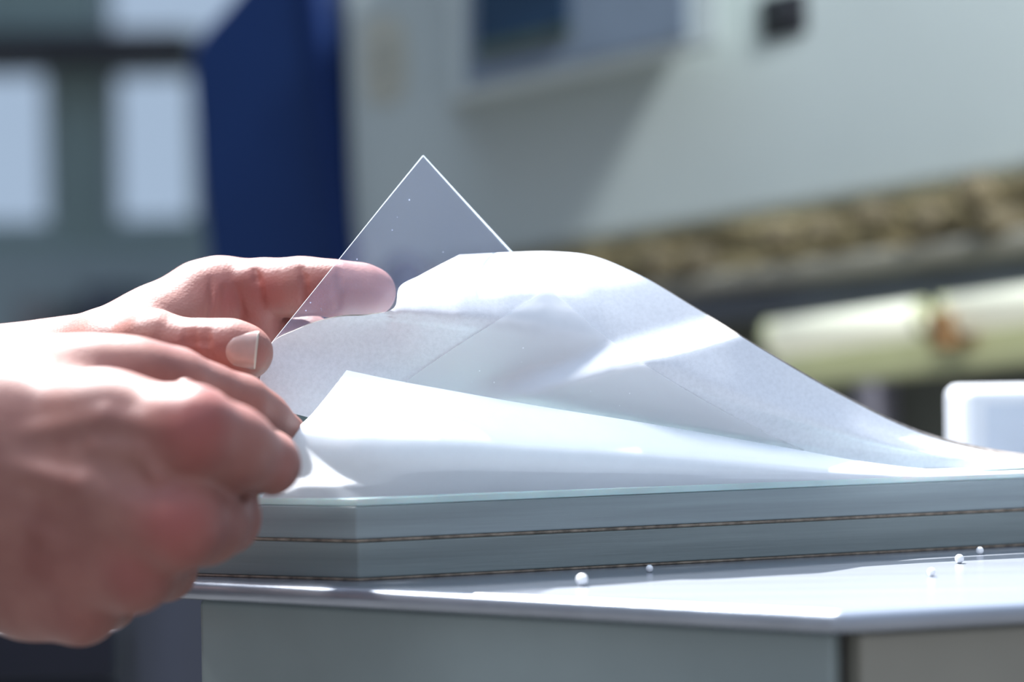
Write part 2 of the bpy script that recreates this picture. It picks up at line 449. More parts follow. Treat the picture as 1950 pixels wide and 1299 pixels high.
# control panel: a box that stands proud of the housing
cpf = [(852, -200), (1374, -340), (1374, 90), (1100, 147), (852, 201)]       # the housing tapers back to the machine
cpb = [(852, -200), (1290, -330), (1290, 106), (1100, 147), (852, 201)]
V, F = prism_vf([Mp(x, y, .055) for x, y in cpf], [Mp(x, y, -.002) for x, y in cpb])
cp = mk('control_panel', V, F, M_cream, mach, bevel=.006, seg=3)
mprism('keypad', [(888, -180), (1306, -282), (1308, 72), (1100, 118), (886, 166)], .058, .006, M_slate, cp, bevel=.002)
mprism('screen', [(905, -160), (1080, -205), (1080, 66), (905, 106)], .062, .008, M_screen, cp, bevel=.002)
mprism('green_strip', [(905, 86), (1080, 44), (1080, 68), (905, 108)], .064, .004, M_green, cp)
sw = mprism('switch', [(1441, -6), (1530, -26), (1533, 62), (1445, 82)], .004, .02, M_black, mach, bevel=.004)
mprism('rocker', [(1460, 10), (1510, -1), (1512, 48), (1463, 59)], .007, .006, M_black, sw, bevel=.003)
# rough brown strip under the housing, lumps and chips standing out of it
def strip(y0, y1, x0=640, x1=2300):      # y offsets measured at x=1950 and x=1000 under the lower edge
    return [(x0, blw(x0) + y0[0] + (y0[1] - y0[0]) * (x0 - 1000) / 950), (x1, blw(x1) + y0[0] + (y0[1] - y0[0]) * (x1 - 1000) / 950),
            (x1, blw(x1) + y1[0] + (y1[1] - y1[0]) * (x1 - 1000) / 950), (x0, blw(x0) + y1[0] + (y1[1] - y1[0]) * (x0 - 1000) / 950)]
q = strip((0, -2), (88, 112))
nu, nv = 110, 10
V, F = [], []
for j in range(nv + 1):
    for i in range(nu + 1):
        s, t = i / nu, j / nv
        x = q[0][0] + (q[1][0] - q[0][0]) * s
        yt = q[0][1] + (q[1][1] - q[0][1]) * s; yb = q[3][1] + (q[2][1] - q[3][1]) * s
        lump = .0035 * math.sin(s * 61 + 2.2 * math.sin(t * 4 + s * 17)) * math.sin(t * 3.1 + s * 9) + random.uniform(-.0012, .0012)
        V.append(Mp(x, yt + (yb - yt) * t, .012 + lump))
for j in range(nv):
    for i in range(nu):
        a = j * (nu + 1) + i; F.append([a, a + 1, a + nu + 2, a + nu + 1])
n0 = len(V)
ring = [i for i in range(nu + 1)] + [j * (nu + 1) + nu for j in range(1, nv + 1)] + [nv * (nu + 1) + i for i in range(nu - 1, -1, -1)] + [j * (nu + 1) for j in range(nv - 1, 0, -1)]
V += [V[i] - mn * .12 for i in ring]
F += [[ring[i], ring[(i + 1) % len(ring)], n0 + (i + 1) % len(ring), n0 + i] for i in range(len(ring))]
F.append([n0 + i for i in range(len(ring))])
bs = mk('rough_strip', V, F, M_brown, mach)
for x, y in ((1660, 412), (1770, 425), (1860, 368), (1560, 440), (1480, 452), (1905, 425), (1330, 500), (1250, 505)):
    c = Mp(x, y, .03)
    mk('lump', *ball_vf(c, .012, 9, 6, (random.uniform(.9, 1.7), .8, random.uniform(.8, 1.3))), mat('dark_lump', (0.12, 0.095, 0.05), .8, noise=.2, scale=80), bs)
mprism('ledge', strip((80, 100), (112, 152)), .035, .15, M_ledge, mach, bevel=.005)
mprism('rail', strip((106, 150), (150, 232)), .02, .15, M_steel, mach, bevel=.006)
mprism('base_panel', strip((150, 225), (900, 900)), -.02, .4, M_olive, mach, bevel=.006)
mprism('post', [(1622, 690), (1662, 684), (1664, 900), (1624, 900)], .02, .04, M_mauve, mach, bevel=.004)
blue_reflection = mk('blue_reflection', *ball_vf(Mp(772, 530, .05), .02, 16, 10, (1, .7, 1)), M_navy, mach, smooth=True)  # navy ball added in place of a dark blue reflection in the film
# strip light under the rail
sl = empty('strip_light', Mp(1780, 640, .1), 'pale yellow lit strip light with two tubes below the dark rail at the right', 'lamp')
mprism('reflector', [(1462, 676), (2250, 566), (2250, 668), (1950, 698), (1478, 744)], .06, .02, M_reflector, sl, bevel=.004)
for x0, x1 in ((1468, 1764), (1800, 2240)):
    yl = lambda x: 650 - (x - 1450) * .137
    a, b = Mp(x0, yl(x0), .085), Mp(x1, yl(x1), .085)
    tb = mk('tube', *tube_vf([a, a.lerp(b, .01), a.lerp(b, .5), a.lerp(b, .99), b], [.009, .0135, .0135, .0135, .009], 14), M_tube, sl, smooth=True)
    for e0, e1 in ((a, a.lerp(b, .035)), (b.lerp(a, .035), b)):
        mk('end_cap', *tube_vf([e0, e1], 0.0142, 12), M_reflector, tb)
mprism('bracket', [(1764, 596), (1800, 592), (1802, 664), (1766, 668)], .112, .05, M_rust, sl, bevel=.003)

# ------------------------------------------------------------------ work table
L0, C0, R0 = Pz(322, 1103, TABLE_Z), Pz(1600, 1166, TABLE_Z), Pz(1960, 1147, TABLE_Z)
R1 = R0 + (R0 - C0) * 4
plan = [L0, C0, R0, R1, Vector((R1.x, 1.075, TABLE_Z)), Vector((L0.x - .02, 1.075, TABLE_Z))]
tbl = empty('work_table', Vector((.25, .85, 0)), 'metal-topped work table with grey-green front panels carrying the sheet stack', 'table')
top = prism('table_top', plan, (0, 0, -.0066), M_alu, tbl, bevel=.0032, seg=6)
def inset(a, b, k):
    d = (b - a); nrm = Vector((-d.y, d.x, 0)).normalized(); return a + nrm * k, b + nrm * k
def panel(name, a, b, m, k=.006, th=.018):
    a, b = inset(a, b, k)
    fr = [Vector((a.x, a.y, TABLE_Z - .0066)), Vector((b.x, b.y, TABLE_Z - .0066)), Vector((b.x, b.y, .06)), Vector((a.x, a.y, .06))]
    d = b - a
    return prism(name, fr, Vector((-d.y, d.x, 0)).normalized() * th, m, tbl, bevel=.002)
pc = C0 + (L0 - C0) * .02
panel('front_panel', L0 + (C0 - L0) * .03, pc, M_panel)
pr = C0 + (R0 - C0) * .13
panel('corner_post', C0 + (R0 - C0) * -.02, pr, M_post, k=.012)
panel('front_panel', pr, R1, M_panel2, k=.004)
panel('side_panel', Vector((L0.x - .014, 1.07, TABLE_Z)), L0 + Vector((.003, .01, 0)), M_panel)
for x, y in ((L0.x + .03, 1.03), (R1.x - .05, 1.03), (R1.x - .05, .80), (.06, .80)):
    box('leg', (x, y, (TABLE_Z - .0066) / 2), (.04, .04, TABLE_Z - .0066), M_post, tbl, bevel=.002)

# small glinting shavings on the metal top
for k, (px, py, r, lab) in enumerate(((1108, 1116, .0019, 'glinting white bead on the table top, leftmost and largest of the row'),
                                    (1237, 1090, .0012, 'tiny glinting white bead close under the stack, second from the left'),
                                    (1774, 1098, .0013, 'faint white bead on the table top, left of the bright pair at the right'),
                                    (1827, 1073, .0015, 'glinting white bead, left one of the bright pair at the right'),
                                    (1866, 1056, .0013, 'glinting white bead, right one of the bright pair by the stack'))):
    p = Pz(px, py, TABLE_Z)
    tag(mk('white_bead', *ball_vf(p + Vector((0, 0, r)), r, 14, 10), M_bead, smooth=True, origin=p), lab, 'bead', 'white beads on the table top')

# white container on the table behind
p0 = P(1842, 742, 1.0); zt = p0.z
wc = empty('container', Vector((p0.x + .06, 1.03, TABLE_Z)), 'white rounded plastic container on the table behind the paper at the right edge', 'container')
V, F = box_vf((p0.x + .06, 1.03, (TABLE_Z + zt) / 2), (.12, .05, zt - TABLE_Z))
mk('body', V, F, M_white, wc, bevel=.005, seg=4)
box('front_label', (p0.x + .063, 1.0045, (TABLE_Z + zt) / 2 - .002), (.108, .001, zt - TABLE_Z - .010), mat('pale_blue_panel', (0.55, 0.60, 0.68), .4, noise=.02), wc)

# navy crate behind the left end of the table
b0 = P(-120, 1190, 1.02); b1 = P(215, 1190, 1.02)
cr = empty('crate', Vector(((b0.x + b1.x) / 2, 1.2, 0)), 'dark navy plastic crate on the floor below the near hand, left of the table', 'crate')
wd = b1.x - b0.x
cxr = (b0.x + b1.x) / 2
zc = b0.z
mk('body', *join(box_vf((cxr, 1.03, zc / 2), (wd, .012, zc)), box_vf((cxr, 1.40, zc / 2), (wd, .012, zc)),
                 box_vf((cxr - wd / 2 + .006, 1.215, zc / 2), (.012, .358, zc)), box_vf((cxr + wd / 2 - .006, 1.215, zc / 2), (.012, .358, zc)),
                 box_vf((cxr, 1.215, .01), (wd - .024, .358, .02))), M_navy, cr, bevel=.003)
box('rim', (cxr, 1.018, zc - .012), (wd + .004, .014, .022), M_navy, cr, bevel=.003)

# ------------------------------------------------------------------ stack of thick sheets
S1 = Pz(680, 1107, TABLE_Z)
SR = Pz(1950, 1040, TABLE_Z); SR = S1 + (SR - S1) * 1.6
SL = Pz(345, 1097, TABLE_Z)
def splan(z, k=0.0):
    pts = [SL, S1, SR, Vector((SR.x, SR.y + .04, 0)), Vector((.19, .882, 0)), Vector((.02, .862, 0)), Vector((SL.x, .865, 0))]
    c = Vector((.1, .785, 0))
    out = []
    for p in pts:
        q_ = Vector((p.x, p.y, z)); d = Vector((c.x - p.x, c.y - p.y, 0)).normalized()
        out.append(q_ + d * k)
    return out
T = .0112
z = TABLE_Z
def slab(name, th, m, k, label, cat, group=None, bevel=.0006):
    global z
    o = prism(name, [p for p in splan(z + th, k)], (0, 0, -th), m, None, bevel=bevel, origin=Vector((.1, .785, z)))
    z += th
    return tag(o, label, cat, group)
slab('paper_interleaf', .0008, M_kraft, .0006, 'thin brown paper sheet between the table top and the lowest thick sheet', 'paper')
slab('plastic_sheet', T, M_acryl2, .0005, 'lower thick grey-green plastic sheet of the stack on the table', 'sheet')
slab('paper_interleaf', .0010, M_kraft, .0003, 'thin brown paper sheet between the two thick plastic sheets', 'paper')
rest = STACK_Z - z
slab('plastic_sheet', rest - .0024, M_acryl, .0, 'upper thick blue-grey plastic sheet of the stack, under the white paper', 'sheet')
slab('plastic_sheet', .0024, M_cyan, .0003, 'thin clear sheet on top of the thick stack, painted pale cyan as its lit edge', 'sheet', bevel=.0004)

# ------------------------------------------------------------------ curved sheets
def crv(pts, n):
    p = np.array(pts, float)
    ch = np.concatenate([[0], np.cumsum(np.linalg.norm(np.diff(p[:, :2], axis=0), axis=1))])
    t = np.linspace(0, ch[-1], n)
    # catmull-rom (monotone chord parameter)
    m = np.gradient(p, ch, axis=0) if len(p) > 2 else np.repeat((p[1:] - p[:1]) / ch[-1], 2, 0)
    i = np.clip(np.searchsorted(ch, t, 'right') - 1, 0, len(p) - 2)
    h = (ch[i + 1] - ch[i])[:, None]; s = ((t - ch[i]))[:, None] / h
    return (2 * s**3 - 3 * s**2 + 1) * p[i] + (s**3 - 2 * s**2 + s) * h * m[i] + (-2 * s**3 + 3 * s**2) * p[i + 1] + (s**3 - s**2) * h * m[i + 1]


def coons(top, left, bottom, right, nu, nv, warp=None, dfun=None):
    Tt, B = crv(top, nu), crv(bottom, nu); Lf, R = crv(left, nv), crv(right, nv)
    u = np.linspace(0, 1, nu)[None, :, None]; v = np.linspace(0, 1, nv)[:, None, None]
    G = (1 - v) * Tt[None] + v * B[None] + (1 - u) * Lf[:, None] + u * R[:, None] - (
        (1 - u) * (1 - v) * Tt[0] + u * (1 - v) * Tt[-1] + (1 - u) * v * B[0] + u * v * B[-1])
    if warp: G = warp(G, u[..., 0], v[..., 0], Tt, B)
    if dfun: G[..., 2] = dfun(G, u[..., 0], v[..., 0])
    return G


def sheet(name, G, th, mats, parent=None, zmin=None):
    """grid of (px,py,depth) -> a real sheet of thickness th, closed at its rim"""
    nv, nu = G.shape[:2]
    A = np.array([[tuple(P(*G[j, i])) for i in range(nu)] for j in range(nv)])
    if zmin is not None: A[..., 2] = np.maximum(A[..., 2], zmin)
    du = np.gradient(A, axis=1); dv = np.gradient(A, axis=0)
    n = np.cross(dv, du); n /= np.linalg.norm(n, axis=2, keepdims=True) + 1e-12
    tocam = np.array(CAM) - A
    if (np.sum(n * tocam, axis=2)).mean() < 0: n = -n
    Bk = A - n * th
    if zmin is not None: Bk[..., 2] = np.maximum(Bk[..., 2], zmin - th * .5)
    V = np.concatenate([A.reshape(-1, 3), Bk.reshape(-1, 3)]); K = nu * nv
    F = []
    for j in range(nv - 1):
        for i in range(nu - 1):
            a = j * nu + i; F.append([a, a + 1, a + nu + 1, a + nu]); F.append([K + a + nu, K + a + nu + 1, K + a + 1, K + a])
    nb = len(F)
    ring = [i for i in range(nu)] + [j * nu + nu - 1 for j in range(1, nv)] + [(nv - 1) * nu + i for i in range(nu - 2, -1, -1)] + [j * nu for j in range(nv - 2, 0, -1)]
    for i in range(len(ring)):
        a, b = ring[i], ring[(i + 1) % len(ring)]; F.append([a, b, K + b, K + a])
    c = A.reshape(-1, 3).mean(0)
    o = mk(name, V, F, mats, parent, origin=None if parent else Vector(c))
    me = o.data
    # recalculated normals keep face order: mark the rim and smooth the two faces
    sm = [k < nb for k in range(len(F))]
    me.polygons.foreach_set('use_smooth', sm)
    if isinstance(mats, (list, tuple)) and len(mats) > 1:
        mi = [0 if k < nb else 1 for k in range(len(F))]
        if len(mats) > 2: mi = [(0 if k % 2 == 0 else 2) if k < nb else 1 for k in range(len(F))]
        me.polygons.foreach_set('material_index', mi)
    for k, pgn in enumerate(me.polygons):
        pass
    me.update()
    # sharp rim
    bm = bmesh.new(); bm.from_mesh(me)
    for e in bm.edges:
        if len(e.link_faces) == 2 and (e.link_faces[0].smooth != e.link_faces[1].smooth): e.smooth = False
    bm.to_mesh(me); bm.free()
    return o


sst = lambda x: np.clip(x, 0, 1)**2 * (3 - 2 * np.clip(x, 0, 1))
# upper liner: rises from the right, rounds over a ridge and comes down to the far hand
up_top = [(875, 485, .813), (960, 481, .821), (1050, 479, .824), (1122, 486, .824), (1210, 520, .822), (1320, 584, .821), (1460, 671, .823),
          (1600, 752, .828), (1760, 828, .835), (1950, 872, .847), (2230, 876, .862)]
up_left = [(875, 485, .813), (800, 524, .801), (760, 547, .794), (752, 584, .789), (700, 600, .786), (650, 603, .785), (600, 614, .7845), (560, 630, .784),
           (521, 650, .7835), (500, 700, .782), (488, 770, .781)]
up_bot = [(488, 770, .781), (700, 820, .789), (1000, 850, .805), (1400, 880, .818), (1700, 895, .825), (1950, 899, .834), (2230, 892, .850)]
up_right = [(2230, 876, .862), (2230, 884, .856), (2230, 892, .850)]
def up_d(G, u, v):
    x, y, d = G[..., 0], G[..., 1], G[..., 2]
    rim = [(488, 665), (521, 650), (560, 630), (600, 614), (650, 603), (700, 600), (745, 590), (760, 547), (800, 524)]
    top_y = np.interp(x, [p[0] for p in rim] + [p[0] for p in up_top], [p[1] for p in rim] + [p[1] for p in up_top])
    top_d = np.interp(x, [p[0] for p in up_top], [p[2] for p in up_top])
    hgt = y - top_y                                   # px under the ridge
    amp = np.interp(x, [690, 760, 800, 875, 960, 1050, 1150, 1300], [0, .009, .017, .024, .022, .013, .006, 0])
    d = d - amp * (1 - np.exp(-np.maximum(hgt, 0) / 55.0)) * np.clip(1 - v * 1.2, 0, 1)
    # shallow shelf across the sheet
    line = 735 - (x - 950) * (125 / 450)
    m = sst((x - 860) / 160) * sst((1640 - x) / 260)
    s = sst((y - line + 26) / 64)
    d = d - .013 * m * s * np.clip((1 - v) * 5, 0, 1)
    return d
Gu = coons(up_top, up_left, up_bot, up_right, 120, 70, dfun=up_d)
pl = sheet('paper_liner', Gu, .0005, [M_paper_up, M_kback], zmin=STACK_Z + .0016)
tag(pl, 'white mottled protective paper curling up over a ridge behind the clear film', 'paper')
Gb = Gu[:, 30:].copy()
Gb[..., 1] -= np.interp(Gb[..., 0], [1100, 1300, 1600, 1950], [0, 1.5, 4, 8]) * (1 - np.linspace(0, 1, Gb.shape[0])[:, None])
Gb[..., 2] += .0035
sheet('backing_sheet', Gb[:40], .0007, M_kback, pl, zmin=STACK_Z + .0012)

# clear film: a stiff corner standing up behind the paper, in front of the index finger
fl_top = [(807, 296, .812), (890, 387, .822), (975, 479, .830), (1060, 570, .836), (1145, 660, .840)]
fl_left = [(807, 296, .812), (735, 384, .804), (663, 473, .7965), (592, 561, .790), (520, 650, .7860), (460, 724, .7855)]
fl_bot = [(460, 724, .7855), (620, 735, .7900), (800, 735, .799), (980, 720, .815), (1145, 690, .838)]
fl_right = [(1145, 660, .840), (1145, 675, .839), (1145, 690, .838)]
Gf = coons(fl_top, fl_left, fl_bot, fl_right, 70, 40)
_Gu = Gu.reshape(-1, 3)
def paper_d(px, py):
    k = np.argpartition((_Gu[:, 0] - px)**2 + (_Gu[:, 1] - py)**2, 6)[:6]
    wg = 1 / ((_Gu[k, 0] - px)**2 + (_Gu[k, 1] - py)**2 + 4)
    return float((_Gu[k, 2] * wg).sum() / wg.sum())
gap = 1e9
for q_ in Gf.reshape(-1, 3):
    m_ = np.hypot(_Gu[:, 0] - q_[0], _Gu[:, 1] - q_[1]).min()
    if m_ < 14: q_[2] = max(q_[2], paper_d(q_[0], q_[1]) + .0012)
cf = sheet('clear_film', Gf, .0008, [M_film, M_filmedge])
tag(cf, 'clear stiff plastic film with a pointed corner sticking up behind the paper ridge', 'film')
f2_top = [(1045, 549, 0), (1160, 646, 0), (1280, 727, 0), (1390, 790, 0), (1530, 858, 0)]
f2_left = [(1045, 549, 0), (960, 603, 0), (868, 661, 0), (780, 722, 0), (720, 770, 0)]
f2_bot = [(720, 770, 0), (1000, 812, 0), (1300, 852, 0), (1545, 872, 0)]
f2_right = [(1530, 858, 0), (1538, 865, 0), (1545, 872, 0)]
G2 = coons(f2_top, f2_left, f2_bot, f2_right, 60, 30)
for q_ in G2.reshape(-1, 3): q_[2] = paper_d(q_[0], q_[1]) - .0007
f2 = sheet('light_patch', G2, .0002, [M_pale_light], pl)  # added sheet whose whiteness imitates pale light on the paper
f2['label'] = 'pale patch added on the paper, standing in for faint light off the clear film'

# front liner: corner lifted by the near hand, near edge still on the stack
fr_top = [(660, 705, .7745), (740, 722, .7765), (860, 744, .7790), (1000, 769, .7815), (1250, 809, .7900), (1500, 853, .8025), (1650, 880, .8110), (1760, 893, .8165), (1960, 898, .8285), (2230, 884, .845)]
fr_left = [(660, 705, .7745), (628, 748, .7645), (596, 788, .7545), (557, 830, .7475), (548, 868, .7470), (520, 915, .7520), (498, 951, .7575)]
def stz(px, py):                         # on the stack's upper face
    return (px, py, depth(Pz(px, py, STACK_Z + .0006)))
fr_bot = [(498, 951, .7575)] + [stz(x, y) for x, y in ((700, 947), (900, 939), (1100, 932), (1400, 921), (1700, 909.5), (1960, 899.5), (2230, 888))]
fr_right = [(2230, 884, .845), (2230, 886, .845), fr_bot[-1]]
def fr_d(G, u, v):
    return G[..., 2] - .006 * np.sin(np.pi * v**.8) * np.clip(u * 14, 0, 1) * np.clip(1 - u * 1.15, 0, 1)
Gr = coons(fr_top, fr_left, fr_bot, fr_right, 90, 44, dfun=fr_d)
fp = sheet('front_liner', Gr, .0003, [M_paper_lo, M_paper_lo], zmin=STACK_Z + .0004)
tag(fp, 'plain white front paper with its corner lifted by the near hand', 'paper')


# ------------------------------------------------------------------ hands (signed distance fields -> one continuous surface)
class Field:
    def __init__(s, lo, hi, h):
        s.h = h; s.lo = np.array(lo, float)
        n = np.ceil((np.array(hi) - s.lo) / h).astype(int) + 1
        s.ax = [s.lo[i] + h * np.arange(n[i]) for i in range(3)]
        s.F = np.full(n, .03, np.float32)

    def sub(s, lo, hi):
        sl = []
        for i in range(3):
            a = int(np.clip(np.floor((lo[i] - s.lo[i]) / s.h), 0, len(s.ax[i]) - 1)); b = int(np.clip(np.ceil((hi[i] - s.lo[i]) / s.h) + 1, a + 1, len(s.ax[i])))
            sl.append(slice(a, b))
        X = np.meshgrid(*[s.ax[i][sl[i]].astype(np.float32) for i in range(3)], indexing='ij')
        return tuple(sl), X


def cone(X, a, b, ra, rb):
    a = np.array(a, np.float32); ba = np.array(b, np.float32) - a; L2 = float(ba @ ba) + 1e-12
    p = [X[i] - a[i] for i in range(3)]
    t = np.clip((p[0] * ba[0] + p[1] * ba[1] + p[2] * ba[2]) / L2, 0, 1)
    return np.sqrt((p[0] - t * ba[0])**2 + (p[1] - t * ba[1])**2 + (p[2] - t * ba[2])**2) - (ra + (rb - ra) * t)


def smin(a, b, k):
    h = np.maximum(k - np.abs(a - b), 0) / k
    return np.minimum(a, b) - h * h * k * .25


def smax(a, b, k):
    return -smin(-a, -b, k)


def chain_box(pts, pad):
    A = np.array([p[:3] for p in pts]); r = max(p[3] for p in pts) + pad
    return A.min(0) - r, A.max(0) + r


def add_chain(fld, pts, kin, kout):
    """pts: (x,y,z,r) joints of a limb"""
    lo, hi = chain_box(pts, kout + 3 * fld.h)
    sl, X = fld.sub(lo, hi)
    g = None
    for a, b in zip(pts[:-1], pts[1:]):
        c = cone(X, a[:3], b[:3], a[3], b[3]); g = c if g is None else smin(g, c, kin)
    fld.F[sl] = smin(fld.F[sl], g, kout)


def carve(fld, pts, k):
    lo, hi = chain_box(pts, k + 3 * fld.h)
    sl, X = fld.sub(lo, hi)
    for a, b in zip(pts[:-1], pts[1:]):
        fld.F[sl] = smax(fld.F[sl], -cone(X, a[:3], b[:3], a[3], b[3]), k)


def net(fld):
    F = fld.F; S = F < 0; n = np.array(F.shape) - 1
    cnt = np.zeros(n, np.uint8); pos = np.zeros((3, *n), np.float32)
    cor = [(i, j, k) for i in (0, 1) for j in (0, 1) for k in (0, 1)]
    def C(A, c): return A[c[0]:c[0] + n[0], c[1]:c[1] + n[1], c[2]:c[2] + n[2]]
    for a in cor:
        for ax in range(3):
            if a[ax]: continue
            b = list(a); b[ax] = 1
            m = C(S, a) != C(S, b)
            if not m.any(): continue
            fa, fb = C(F, a)[m], C(F, b)[m]; t = fa / (fa - fb)
            cnt[m] += 1
            for q_ in range(3): pos[q_][m] += (a[q_] + (t if q_ == ax else 0))
    act = cnt > 0; idx = -np.ones(n, np.int64); idx[act] = np.arange(act.sum())
    ijk = np.argwhere(act)
    V = np.stack([pos[q_][act] / cnt[act] for q_ in range(3)], 1) + ijk
    V = V * fld.h + fld.lo
    Q = []
    for ax in range(3):
        o1, o2 = [(1, 2), (2, 0), (0, 1)][ax]
        A = [slice(None)] * 3; B = [slice(None)] * 3; A[ax] = slice(0, -1); B[ax] = slice(1, None)
        e = np.argwhere(S[tuple(A)] != S[tuple(B)])
        e = e[(e[:, o1] > 0) & (e[:, o2] > 0) & (e[:, o1] < n[o1]) & (e[:, o2] < n[o2])]
        d1 = np.zeros(3, int); d1[o1] = 1; d2 = np.zeros(3, int); d2[o2] = 1
        q_ = np.stack([idx[tuple((e - d).T)] for d in (0 * d1, d1, d1 + d2, d2)], 1)
        ins = S[tuple(e.T)]
        q_[~ins] = q_[~ins][:, ::-1]
        Q.append(q_)
    return V, np.concatenate(Q)


def organic(name, fld, m, parent, spots=(), smooth_it=2):
    V, Q = net(fld)
    # relax
    for _ in range(smooth_it):
        acc = np.zeros_like(V); c = np.zeros(len(V))
        for a, b in ((0, 1), (1, 2), (2, 3), (3, 0)):
            np.add.at(acc, Q[:, a], V[Q[:, b]]); np.add.at(c, Q[:, a], 1)
            np.add.at(acc, Q[:, b], V[Q[:, a]]); np.add.at(c, Q[:, b], 1)
        V = V * .5 + .5 * acc / np.maximum(c, 1)[:, None]
    off = np.array(tuple(wloc(parent)))
    me = bpy.data.meshes.new(name)
    me.vertices.add(len(V)); me.vertices.foreach_set('co', (V - off).astype(np.float32).ravel())
    me.loops.add(Q.size); me.loops.foreach_set('vertex_index', Q.astype(np.int32).ravel())
    me.polygons.add(len(Q)); me.polygons.foreach_set('loop_start', np.arange(0, Q.size, 4, dtype=np.int32))
    me.update(calc_edges=True); me.validate()
    me.polygons.foreach_set('use_smooth', [True] * len(me.polygons))
    red = np.zeros(len(V), np.float32)
    for p, r, s in spots:
        red = np.maximum(red, s * np.exp(-np.sum((V - np.array(tuple(p)))**2, 1) / (r * r)))
    at = me.attributes.new('redness', 'FLOAT', 'POINT'); at.data.foreach_set('value', red)
    me.materials.append(m)
    o = bpy.data.objects.new(name, me); COL.objects.link(o); o.parent = parent
    return o


def J(*rows):                           # joints given as (px, py, depth, radius)
    return [(*P(a, b, c), r) for a, b, c, r in rows]


person = empty('person', Vector((-.45, .80, 0)), 'person with bare forearms in navy work clothes, both hands peeling white paper', 'person')

# ---- far hand: palm side towards the camera, thumb in front of the film, index finger behind it
H = .0007
fh = Field((-.212, .735, 1.015), (-.030, .885, 1.140), H)
# palm and wrist
add_chain(fh, J((-190, 800, .815, .026), (0, 775, .812, .024), (120, 745, .812, .020), (230, 715, .814, .016)), .012, .01)
add_chain(fh, J((0, 760, .806, .020), (140, 702, .803, .0135), (294, 634, .808, .0120), (388, 571, .8125, .0118), (425, 557, .8145, .0112)), .006, .012)
add_chain(fh, J((120, 745, .815, .015), (400, 632, .826, .0112)), .006, .012)
add_chain(fh, J((120, 775, .818, .015), (385, 690, .832, .0108)), .006, .012)
add_chain(fh, J((120, 800, .815, .014), (350, 745, .830, .0100)), .006, .012)
add_chain(fh, J((230, 690, .806, .012), (370, 640, .812, .011)), .006, .012)
add_chain(fh, J((215, 662, .793, .0125), (300, 622, .800, .0112), (378, 590, .8095, .0104)), .006, .010)
add_chain(fh, J((270, 650, .792, .0110), (372, 625, .8075, .0100)), .006, .008)
# thumb
thumb = J((120, 720, .798, .016), (215, 680, .785, .0135), (293, 661, .775, .0104), (340, 664, .7715, .0080), (386, 664, .7695, .0085), (440, 667, .7685, .0089), (470, 672, .7685, .0084))
add_chain(fh, thumb, .005, .007)
add_chain(fh, J((293, 655, .772, .0095), (310, 660, .772, .0085)), .004, .006)
# index finger
index = J((425, 557, .8175, .0112), (500, 547, .8125, .0090), (575, 544, .8095, .0089), (612, 547, .8075, .0085), (648, 551, .8075, .0087), (690, 554, .8100, .0084), (710, 557, .8115, .0077))
add_chain(fh, index, .004, .005)
add_chain(fh, J((535, 552, .8085, .0082), (545, 553, .8080, .0080)), .004, .005)
# folds of the finger base and the bent middle finger seen under the index
add_chain(fh, J((437, 545, .8085, .0045), (434, 600, .8115, .0055), (440, 640, .814, .006)), .004, .0016)
add_chain(fh, J((470, 540, .8085, .0060), (486, 585, .8105, .0070), (500, 630, .814, .007)), .004, .0016)
add_chain(fh, J((400, 632, .828, .0108), (520, 632, .824, .0090), (585, 648, .820, .0082), (628, 668, .814, .0074)), .004, .0018)
add_chain(fh, J((385, 690, .834, .0104), (500, 695, .832, .0088), (570, 715, .824, .0080), (610, 740, .814, .0072)), .004, .0018)
add_chain(fh, J((350, 745, .832, .0096), (460, 760, .830, .0076), (530, 775, .822, .0068)), .004, .0018)
def chain_sdf(pts, p, k=.005):
    X = [np.array([p[i]], np.float32) for i in range(3)]; g = None
    for a, b in zip(pts[:-1], pts[1:]):
        c = cone(X, a[:3], b[:3], a[3], b[3]); g = c if g is None else smin(g, c, k)
    return float(g[0])
def fsurf(fld, px, py, d0):              # march along the sight line to the surface of a field
    d = d0
    for _ in range(400):
        p = P(px, py, d)
        ix = [int(round((p[i] - fld.lo[i]) / fld.h)) for i in range(3)]
        if any(ix[i] < 0 or ix[i] >= fld.F.shape[i] for i in range(3)): return d
        if fld.F[tuple(ix)] < 0: return d
        d += .0003
    return d
def crease(fld, pts, d0, r, k=.0016, out=.0005):
    carve(fld, [(*P(x, y, fsurf(fld, x, y, d0) - out), r * (.4 if i in (0, len(pts) - 1) else 1)) for i, (x, y) in enumerate(pts)], k)
for pts, r in (([(573, 512), (577, 530), (579, 552), (577, 578)], .0009), ([(645, 514), (646, 535), (645, 562), (643, 588)], .0009), ([(639, 530), (640, 550), (639, 570)], .0007),
               ([(486, 514), (489, 532), (494, 555), (500, 582)], .0009), ([(403, 530), (398, 606)], .0010), ([(428, 550), (418, 608)], .0009), ([(450, 545), (464, 600)], .0008)):
    crease(fh, pts, .785, r)
for x in (352, 361, 370, 383, 394):
    crease(fh, [(x + 2, 630), (x, 650), (x, 672), (x - 2, 692)], .745, .0008)
spots = [(P(590, 560, .797), .012, .55), (P(500, 560, .80), .012, .75), (P(440, 570, .80), .010, .75), (P(690, 560, .79), .012, .45), (P(410, 690, .76), .012, .45), (P(370, 665, .76), .010, .5),
         (P(480, 610, .81), .014, .8), (P(505, 680, .76), .006, .3)]
left_hand = organic('hand', fh, M_skin, person, spots)
tag(left_hand, 'far hand, palm side towards the viewer, pinching the clear film between thumb and index finger')

